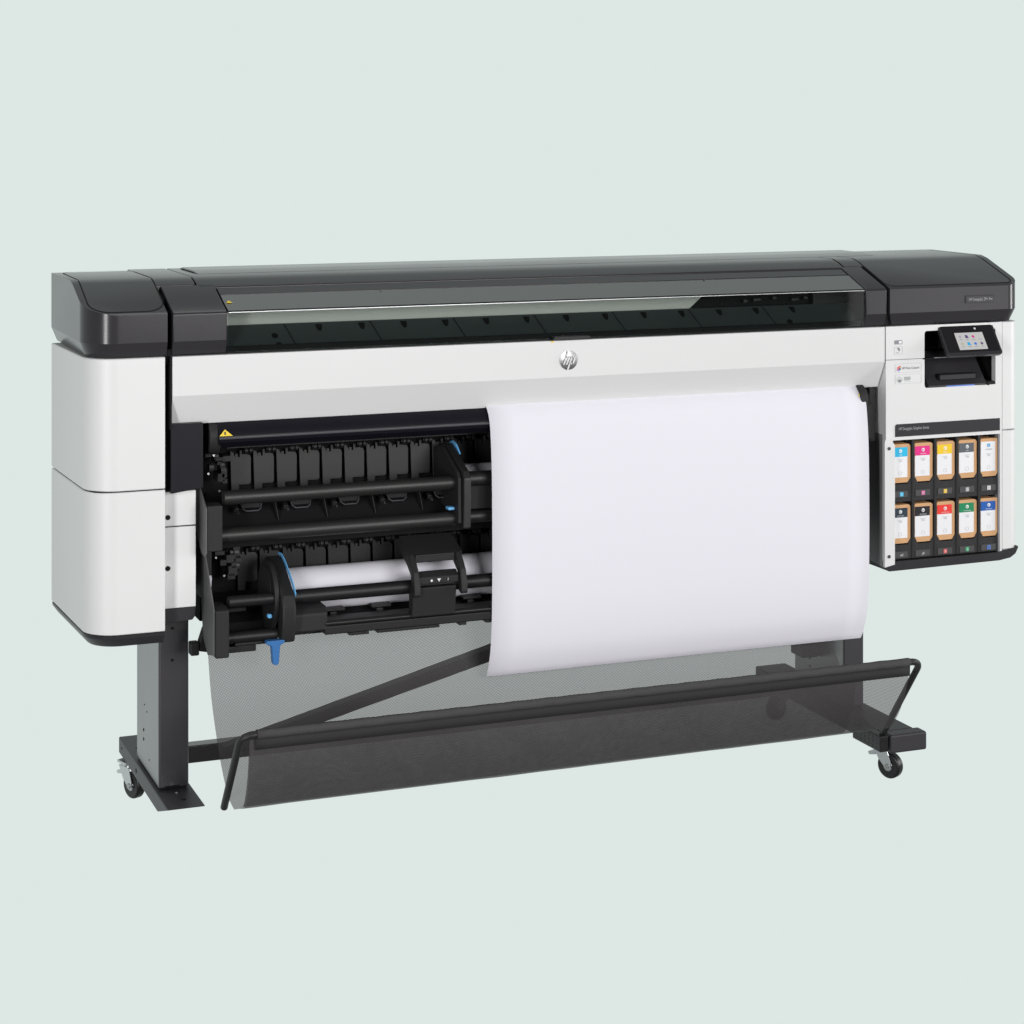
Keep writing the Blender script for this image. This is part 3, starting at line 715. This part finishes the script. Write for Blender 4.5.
# stickers and printed signs on the wide end
def onface(px, py): x = X(px, F); return x, Z(py, x, F)
s1 = MB()
x, z = onface(894.2, 343.8); s1.prism(rrect(x, x+.025, z-.0020, z+.0090, .0025, 3), F-.0006, F, 'y', INK)
s1.prism([(x+.014, z+.000), (x+.023, z+.000), (x+.023, z+.007), (x+.014, z+.007)], F-.0011, F-.0006, 'y', LABELW)
s1.build('port_sign', housing)
s1 = MB()
x, z = onface(894.2, 355.2)
def frame(mb, x0, x1, z0, z1, m, w=.0009, r=.0035):
    mb.holed(rrect(x0, x1, z0, z1, r, 3), [rrect(x0+w, x1-w, z0+w, z1-w, r-w, 3)], F-.0006, F-.0001, m)
frame(s1, x, x+.026, z, z+.023, INKL)
s1.prism([(x+.008, z+.019), (x+.015, z+.020), (x+.018, z+.013), (x+.015, z+.009), (x+.011, z+.015)][::-1], F-.0008, F-.0002, 'y', INK)
s1.prism([(x+.006, z+.004), (x+.018, z+.005), (x+.013, z+.0075), (x+.007, z+.008)], F-.0008, F-.0002, 'y', INKL)
s1.build('caution_sign', housing)
s1 = MB(); x, z = onface(895, 373)
frame(s1, x, x+.082, z, z+.024, INKL)
for dx, dz_, c in ((.008, .013, (.75, .12, .08)), (.013, .016, (.75, .15, .08)), (.013, .010, (.03, .05, .10)), (.006, .008, (.75, .25, .45)), (.010, .006, (.25, .40, .80))):
    s1.prism(rrect(x+dx-.001, x+dx+.004, z+dz_-.0025, z+dz_+.0025, .0012, 2), F-.0009, F-.0002, 'y', cmat('dot', c))
s1.text('HP Print Control', .0095, x+.021, F-.0008, z+.0085, INKD, wide=.80); s1.build('software_sticker', housing)
s1 = MB(); x, z = onface(895, 384.2)
frame(s1, x, x+.082, z, z+.025, INKL)
s1.holed([(x+.004, z+.010), (x+.008, z+.016), (x+.013, z+.020), (x+.018, z+.017), (x+.024, z+.011), (x+.018, z+.004), (x+.008, z+.006)][::-1], [[(x+.006, z+.010), (x+.009, z+.014), (x+.013, z+.0175), (x+.017, z+.015), (x+.021, z+.011), (x+.017, z+.006), (x+.009, z+.008)][::-1]], F-.0008, F-.0001, 'y' and INKL)
s1.cyl((x+.014, F-.0010, z+.008), (x+.014, F-.0002, z+.008), .0045, INK, 12)
for i, w_ in enumerate((.020, .020, .018)): s1.prism([(x+.028, z+.016-i*.0035), (x+.028+w_, z+.016-i*.0035), (x+.028+w_, z+.018-i*.0035), (x+.028, z+.018-i*.0035)], F-.0008, F-.0002, 'y', INK)
s1.prism([(x+.028, z+.005), (x+.050, z+.005), (x+.050, z+.006), (x+.028, z+.006)], F-.0008, F-.0002, 'y', INKL)
s1.build('cloud_sticker', housing)
# dark name strip above the ink bay
x, z = onface(895, 437); x2 = X(999.5, F); z2 = z+.0335
ns = MB().prism([(x, z), (x2, z), (x2, z2), (x+.004, z2), (x, z2-.004)], F-.002, F+.001, 'y', GREYD)
ns.text('HP DesignJet Graphics Series', .0110, x+.010, F-.0026, z2-.016, TXTG, wide=.72)
ns.build('name_strip', housing, bevel=.0)

# ink bay lining with dividers and slot tabs
CY = F+.012
bay = MB().box(bx0-.004, bx1+.004, F+.055, F+.40, bz0-.004, bz1+.004, VOID)
bay.box(bx0-.004, bx0, F+.0185, F+.055, bz0, bz1, BLACK); bay.box(bx1, bx1+.004, F+.0185, F+.055, bz0, bz1, BLACK)
bayo = bay.build('ink_bay', P)
cols = []
for px0, px1 in ((894.0-3.4, 909.8), (913.6, 932.0), (935.8, 954.0), (957.7, 976.0), (979.3, 997.5)):
    cols.append((X(px0, CY), X(px1, CY)))
rows = (.8825, .7200); CH = .1035
dv = MB()
for i in range(4):
    xm = (cols[i][1]+cols[i+1][0])/2; dv.box(xm-.0042, xm+.0042, F+.004, F+.06, bz0, bz1-.001, BLACKM)
dv.box(cols[4][1]+.003, bx1, F+.006, F+.06, bz0, bz1-.001, BLACKM)
dv.build('bay_dividers', bayo, bevel=.0015)
for r, zt in enumerate(rows):
    for i, (x0, x1) in enumerate(cols):
        zb = zt-CH; m = MB()
        lo = bz0 if r else rows[1]+.008
        a, c = x0-.003, x1+.003
        m.prism([(a, lo), (c, lo), (c, zb+.012), (c-.002, zb+.016), (x1-.0055, zb+.006), (x1-.009, zb-.003), (x0+.009, zb-.003), (x0+.0055, zb+.006), (a+.002, zb+.016), (a, zb+.012)], F+.006, F+.05, 'y', MOULD)
        zz = .7490 if not r else .5870
        m.box(x0+.001, x1-.011, F+.0035, F+.007, zz-.0085, zz+.0085, TAB)
        sl_ = m.build('cartridge_slot', P, bevel=.001)
        key = ('C', 'M', 'Y', 'G', 'E', 'mK', 'pK', 'R', 'G', 'B')[r*5+i]
        tcol = ((.05, .55, .85), (.70, .16, .38), (.80, .55, .06), (.45, .45, .47), (.75, .75, .76), None, None, (.75, .13, .12), (.06, .42, .20), (.10, .22, .62))[r*5+i]
        tm = MB(); xc_ = (x0+x1)/2+(-.0045 if i else -.001)
        if tcol: tm.box(xc_-.0052, xc_+.0052, F+.0026, F+.0034, zz-.0055, zz+.0055, cmat('tab', tcol))
        light = bool(tcol) and i != 4
        tm.text(key, .0095, xc_, F+.0020, zz-.0034, (TXT if (light or not tcol) else INKD), align='CENTER', wide=.8)
        tm.build('slot_mark', sl_)

# ================================================================== INK CARTRIDGES
names = [('cyan', (.01, .50, .80), 'cardboard ink cartridge with a cyan label band, first of the upper row'),
         ('magenta', (.80, .015, .24), 'cardboard ink cartridge with a magenta pink label band'),
         ('yellow', (.90, .60, .01), 'cardboard ink cartridge with a bright yellow label band'),
         ('grey', (.10, .115, .13), 'cardboard ink cartridge with a mid grey label band'),
         ('white', None, 'cardboard ink cartridge with an all white label and small blue roundel'),
         ('navy', (.012, .030, .050), 'cardboard ink cartridge with a dark slate blue label band under the cyan one'),
         ('black', (.006, .005, .010), 'cardboard ink cartridge with a black label band under the magenta one'),
         ('red', (.82, .035, .025), 'cardboard ink cartridge with a red label band in the lower row'),
         ('green', (.0, .24, .09), 'cardboard ink cartridge with a green label band in the lower row'),
         ('blue', (.004, .10, .42), 'cardboard ink cartridge with a royal blue label band at the end of the lower row')]
words = ['CYAN', 'MAGENTA', 'YELLOW', 'GRAY', 'GLOSS ENHANCER', 'MATTE BLACK', 'PHOTO BLACK', 'CHROMATIC RED', 'CHROMATIC GREEN', 'CHROMATIC BLUE']
ROUND = mat('roundel_white', (.85, .87, .88), .5)
for k, (nm, col, lab) in enumerate(names):
    r, i = divmod(k, 5); x0, x1 = cols[i]; zt = rows[r]; zb = zt-CH
    pts = [(x0, zb+.013), (x0+.002, zb+.010), (x0+.0065, zb), (x1-.0085, zb), (x1-.003, zb+.008), (x1, zb+.012), (x1, zt-.005), (x1-.005, zt), (x0+.003, zt), (x0, zt-.003)]
    dy = F+.008
    c = thing('ink_cartridge', lab, 'ink cartridge', ((x0+x1)/2, F+.01, zb), 'ink cartridges in the bay')
    MB().prism(pts, dy, F+.30, 'y', CARD).build('carton', c, bevel=.0015)
    lx0, lx1 = x0+.0012, x1-.0105; lt, lbm = zt-.0085, zt-.0890
    lm = MB().box(lx0, lx1, dy-.0008, dy-.0002, lbm, lt, LABELW); w = lx1-lx0; cx = (lx0+lx1)/2
    bandm = cmat(nm, col) if col else LABELW
    bh = .0250
    if col: lm.box(lx0, lx1, dy-.0014, dy-.0008, lt-bh, lt, bandm)
    rm = ROUND if col else cmat('roundel_blue', (.03, .38, .72)); ry = dy-.0019
    lm.cyl((cx+.002, ry, lt-.0100), (cx+.002, ry+.0003, lt-.0100), .0050, rm, 20)
    lm.text('hp', .0085, cx+.0005, ry-.0004, lt-.0125, bandm if col else LABELW, align='CENTER', slant=.3, wide=.8)
    lm.text(words[k], .0046 if len(words[k]) < 9 else .0038, cx+.002, ry, lt-.0220, ROUND if col else INKD, align='CENTER', wide=.85 if len(words[k]) < 14 else .68)
    if not col: lm.text('ENHANCER', .004, cx+.002, ry, lt-.028, INKD, align='CENTER') if False else None
    z_ = lt-.033
    lm.box(cx-.007, cx+.011, dy-.0013, dy-.0009, z_, z_+.0012, INKL)
    lm.text('774', .0070, cx+.002, dy-.0014, z_-.0065, INK, align='CENTER', wide=.9)
    ring = [(cx+.002+.0052*math.cos(a*.314), lbm+.0105+.0055*math.sin(a*.314)) for a in range(20)]
    ring2 = [(cx+.002+.0044*math.cos(a*.314), lbm+.0105+.0047*math.sin(a*.314)) for a in range(20)]
    lm.holed(ring, [ring2], dy-.0013, dy-.0009, INKL)
    lm.build('label', c)

# ================================================================== PAPER
def sheet(name, prof, x0, x1, m, n=10, thick=.0004, parent=None, fn=None, closed=False):
    """prof = list of (y,z); smooth sheet swept along X with gentle variation"""
    vs = []; fs = []; uv = []; acc = [0]
    for i in range(1, len(prof)): acc.append(acc[-1]+math.hypot(prof[i][0]-prof[i-1][0], prof[i][1]-prof[i-1][1]))
    for i, (y, z) in enumerate(prof):
        for j in range(n+1):
            x = x0+(x1-x0)*j/n; p = (x, y, z)
            if fn: p = fn(x, y, z, acc[i], j/n, i/(len(prof)-1))
            vs.append(p); uv.append((x, acc[i]))
    w = n+1
    for i in range(len(prof)-1):
        for j in range(n): fs.append((i*w+j, i*w+j+1, (i+1)*w+j+1, (i+1)*w+j))
    me = bpy.data.meshes.new(name); me.from_pydata(vs, [], fs); me.materials.append(m)
    ul = me.uv_layers.new(name='uv')
    for lp in me.loops: ul.data[lp.index].uv = uv[lp.vertex_index]
    for p in me.polygons: p.use_smooth = True
    o = bpy.data.objects.new(name, me); COL.objects.link(o)
    if parent: o.parent = parent; o.matrix_parent_inverse = parent_inv(parent)
    if thick: q = o.modifiers.new('solid', 'SOLIDIFY'); q.thickness = thick
    return o
def spline(pts, n=8):
    out = []
    for i in range(len(pts)-1):
        p0 = pts[max(i-1, 0)]; p1 = pts[i]; p2 = pts[i+1]; p3 = pts[min(i+2, len(pts)-1)]
        for k in range(n):
            t = k/n
            out.append(tuple(.5*((2*p1[a])+(-p0[a]+p2[a])*t+(2*p0[a]-5*p1[a]+4*p2[a]-p3[a])*t*t+(-p0[a]+3*p1[a]-3*p2[a]+p3[a])*t**3) for a in range(2)))
    out.append(pts[-1]); return out
pp = spline([(4.90, 1.0545), (4.81, 1.050), (4.778, 1.036), (4.757, 1.005), (4.748, .96), (4.741, .88), (4.738, .75), (4.738, .62), (4.741, .52), (4.751, .44), (4.770, .388), (4.783, .368)])
px0_ = X(485.5, 4.785); px1_ = X(860, 4.785)
pf = sheet('printed_sheet', pp, px0_, px1_, PAPER, n=16, fn=lambda x, y, z, s, u, v: (x, y+.0035*math.sin(u*3.1)*v, z))
tag(pf, 'large blank white paper sheet hanging from the printer front, lower edge curling back', 'paper sheet')
ru_ = MB().cyl((xw+.024, 4.885, .845), (2.74, 4.885, .845), .037, PAPER, 64).build('paper_roll')
tag(ru_, 'upper white paper roll, only a sliver showing beside the hanging sheet', 'paper roll', 'paper rolls in the drawers')
rl = MB().cyl((xf+.027, 4.865, .607), (2.74, 4.865, .607), .052, PAPER, 96).build('paper_roll')
tag(rl, 'long white paper roll in the lower drawer running under the black clamp', 'paper roll', 'paper rolls in the drawers')

# ================================================================== STAND
T = thing('printer_stand', 'dark grey steel stand with two posts, long feet and casters under the printer', 'stand', (1.95, 5.0, 0))
def post(x0, x1, zt):
    b = MB().box(x0, x1, 4.915, 5.19, .141, zt, STEEL); o = b.build('post', T, bevel=.006, seg=3)
    xm = (x0+x1)/2-.004
    for z in (.527, .450): MB().cyl((xm, 4.9142, z), (xm, 4.916, z), .0035, VOID, 10).build('bolt_hole', o)
    for y, z in ((5.10, .235), (5.10, .212), (5.06, .29), (5.09, .30), (5.03, .18), (5.02, .50)): MB().cyl((x0-.0008, y, z), (x0+.001, y, z), .0042 if z < .24 and y == 5.10 else .002, VOID, 10).build('bolt_hole', o)
    MB().box(xm-.018, xm+.016, 4.9135, 4.916, .142, .148, VOID).build('cable_slot', o)
    return o
post(1.003, 1.0765, .575); post(2.886, 2.950, .60)
# feet: the near one is cut short with a raked end, as in the picture
ft = MB().prism([(5.385, .098), (5.385, .1395), (4.765, .1395), (4.890, .098)], .994, 1.084, 'x', FOOTM)
fo = ft.build('foot', T, bevel=.003)
for p0, p1, r_ in (((1.045, 4.83, .1393), (1.045, 4.83, .1402), .006), ((1.02, 5.27, .1393), (1.02, 5.27, .1402), .004), ((.9932, 5.15, .119), (.995, 5.15, .119), .006), ((.9932, 5.345, .12), (.995, 5.345, .12), .003)):
    MB().cyl(p0, p1, r_, VOID, 12).build('bolt_hole', fo)
MB().cyl((1.04, 4.885, .1393), (1.04, 4.885, .1406), .004, ZINC, 10).build('bolt_head', fo)
ft2 = MB().box(2.872, 2.972, 4.70, 5.40, .094, .1395, FOOTM).build('foot', T, bevel=.004)
MB().box(2.875, 2.985, 4.655, 4.699, .0925, .141, FOOTM).build('foot_cap', ft2, bevel=.006, seg=3)
# crossbar and diagonal brace behind the basket
MB().box(1.077, 2.886, 5.13, 5.17, .128, .172, STEEL).build('crossbar', T, bevel=.003)
MB().prism([(1.077, .105), (1.12, .1275), (1.077, .1275)], 5.14, 5.16, 'y', STEEL).build('gusset', T)
xd0, zd0 = X(222, 5.05), Z(748, X(222, 5.05), 5.05); xd1, zd1 = X(492, 5.05), Z(650, X(492, 5.05), 5.05)
kk = (zd1-zd0)/(xd1-xd0)
MB().prism([(xd0, zd0-.018), (xd1+.18, zd1+kk*.18-.018), (xd1+.18, zd1+kk*.18+.018), (xd0, zd0+.010)], 5.02, 5.06, 'y', BLACKM).build('diagonal_brace', T, bevel=.003)
MB().box(2.835, 2.884, 5.05, 5.12, .25, .47, BLACKM).build('brace_bracket', T, bevel=.003)

def caster(x, y, rot, brake):
    c0 = Vector((x, y, 0)); M = Matrix.Translation(c0) @ Matrix.Rotation(rot, 4, 'Z')
    tf = lambda c: M @ c
    f = MB()
    f.prism(rrect(-.024, .024, -.024, .024, .006), .088, .0935, 'z', ZINC)
    f.cyl((0, 0, .078), (0, 0, .088), .017, ZINC, 20)
    for s in (-1, 1):
        f.prism([(-.022, .080), (.020, .080), (.034, .045), (.034, .030), (.020, .026), (-.004, .050)], s*.0165-.0012, s*.0165+.0012, 'y', ZINC)
    f.box(-.022, .020, -.0165, .0165, .077, .0805, ZINC)
    o = f.build('caster', T, bevel=.001, xf=tf)
    w = MB(); w.cyl((.022, -.0125, .034), (.022, .0125, .034), .034, RUBBER, 36)
    w.build('wheel', o, bevel=.006, seg=4, xf=tf)
    w = MB(); w.cyl((.022, -.0140, .034), (.022, .0140, .034), .0135, CHROME, 20); w.build('hub', o, bevel=.001, xf=tf)
    w = MB(); w.cyl((.022, -.0195, .034), (.022, .0195, .034), .007, CHROME, 14); w.build('axle', o, xf=tf)
    w = MB(); w.prism([(-.042, .060), (-.038, .052), (-.018, .056), (-.006, .076), (-.014, .080), (-.026, .066)], -.012, .012, 'y', ZINC)
    w.build('brake_pedal', o, bevel=.002, xf=tf)
caster(2.916, 4.76, math.radians(-64), True)
caster(1.011, 5.329, math.radians(-66), True)
caster(2.92, 5.33, math.radians(200), False)
# hinge bracket of the basket arm on the foot
hb = MB().box(2.845, 2.8715, 4.66, 4.80, .098, .140, BLACK)
hbo = hb.build('arm_bracket', T, bevel=.003)
for i in range(6):
    for j in range(3): MB().cyl((2.8443, 4.68+i*.02, .107+j*.012), (2.8455, 4.68+i*.02, .107+j*.012), .0025, GREYP, 8).build('rivet', hbo)

# ================================================================== CATCH BASKET
Bk = thing('paper_basket', 'black mesh catch basket slung below the printer on a bent tube frame', 'basket', (1.95, 4.65, .15))
XA, XBk = 1.100, 2.862
zbar, ybar = .3785, 4.490
def arc3(c0, c1, c2, n=8):
    return [tuple((1-t)**2*a+2*t*(1-t)*b+t*t*c for a, b, c in zip(c0, c1, c2)) for t in [i/n for i in range(n+1)]]
la = Vector((XA, 4.650, .170)); lb_ = Vector((XA, ybar, zbar)); ra = Vector((XBk, 4.68, .135)); rb_ = Vector((XBk, ybar, zbar))
du = (lb_-la).normalized(); dr = (rb_-ra).normalized()
path = [la]+arc3(lb_-du*.035, lb_, lb_+Vector((.035, 0, 0)))+arc3(rb_-Vector((.035, 0, 0)), rb_, rb_-dr*.035)+[ra]
MB().tube(path, .0085, BLACKR, 14).build('frame_tube', Bk)
hemp = []
for i in range(17):
    a = math.radians(100+i*20); hemp.append((ybar+.0102*math.cos(a), zbar+.0102*math.sin(a)))
sheet('hem_sleeve', hemp, XA+.036, XBk-.036, HEMT, n=60, parent=Bk, thick=.0006, fn=lambda x, y, z, s, u, v: (x, y, z+.0006*math.sin(x*83)))
backp = spline([(4.860, .515), (4.850, .47), (4.828, .40), (4.798, .345), (4.738, .270), (4.675, .215), (4.63, .192), (4.585, .1845)])
frontp = spline([(4.585, .1845), (4.55, .200), (4.525, .235), (4.508, .280), (4.499, .33), (4.4975, .372)])
def sag(x, y, z, s, u, v):
    w = .004*math.sin(x*9+1)*math.sin(v*3.14)+.0018*math.sin(x*31+v*5)*math.sin(v*3.14)
    return (x, y+w, z+.3*w)
def bside(x, y, z, s, u, v):           # back sheet: hem edge drifts outward towards the top
    p = sag(x, y, z, s, u, v); d = .020*(1-v)**2*0
    return p
sheet('mesh_back', backp, XA+.008, 2.79, FABRIC, n=60, parent=Bk, thick=0, fn=sag)
def fside(x, y, z, s, u, v):
    p = sag(x, y, z, s, u, v); k = 0
    if u < .001: k = 0
    # slightly narrower towards the bottom on the far side
    xx = XA+.022+(x-XA-.022)*(1-.016*(1-v)**1.5)
    return (xx, p[1], p[2])
sheet('mesh_front', frontp, XA+.022, XBk-.03, FABRIC, n=60, parent=Bk, thick=0, fn=fside)
sheet('hem_band', [(4.4920, .371), (4.4920, .356), (4.4925, .343)], XA+.034, XBk-.032, HEM, n=60, parent=Bk, thick=.0004)

linp = spline([(4.592, .1853), (4.560, .200), (4.537, .235), (4.520, .280), (4.511, .33), (4.509, .368)])
sheet('mesh_lining', linp, XA+.024, XBk-.18, FABRICD, n=60, parent=Bk, thick=0, fn=lambda x, y, z, s, u, v: (x, y+.003*math.sin(x*7)*math.sin(v*3.1), z))
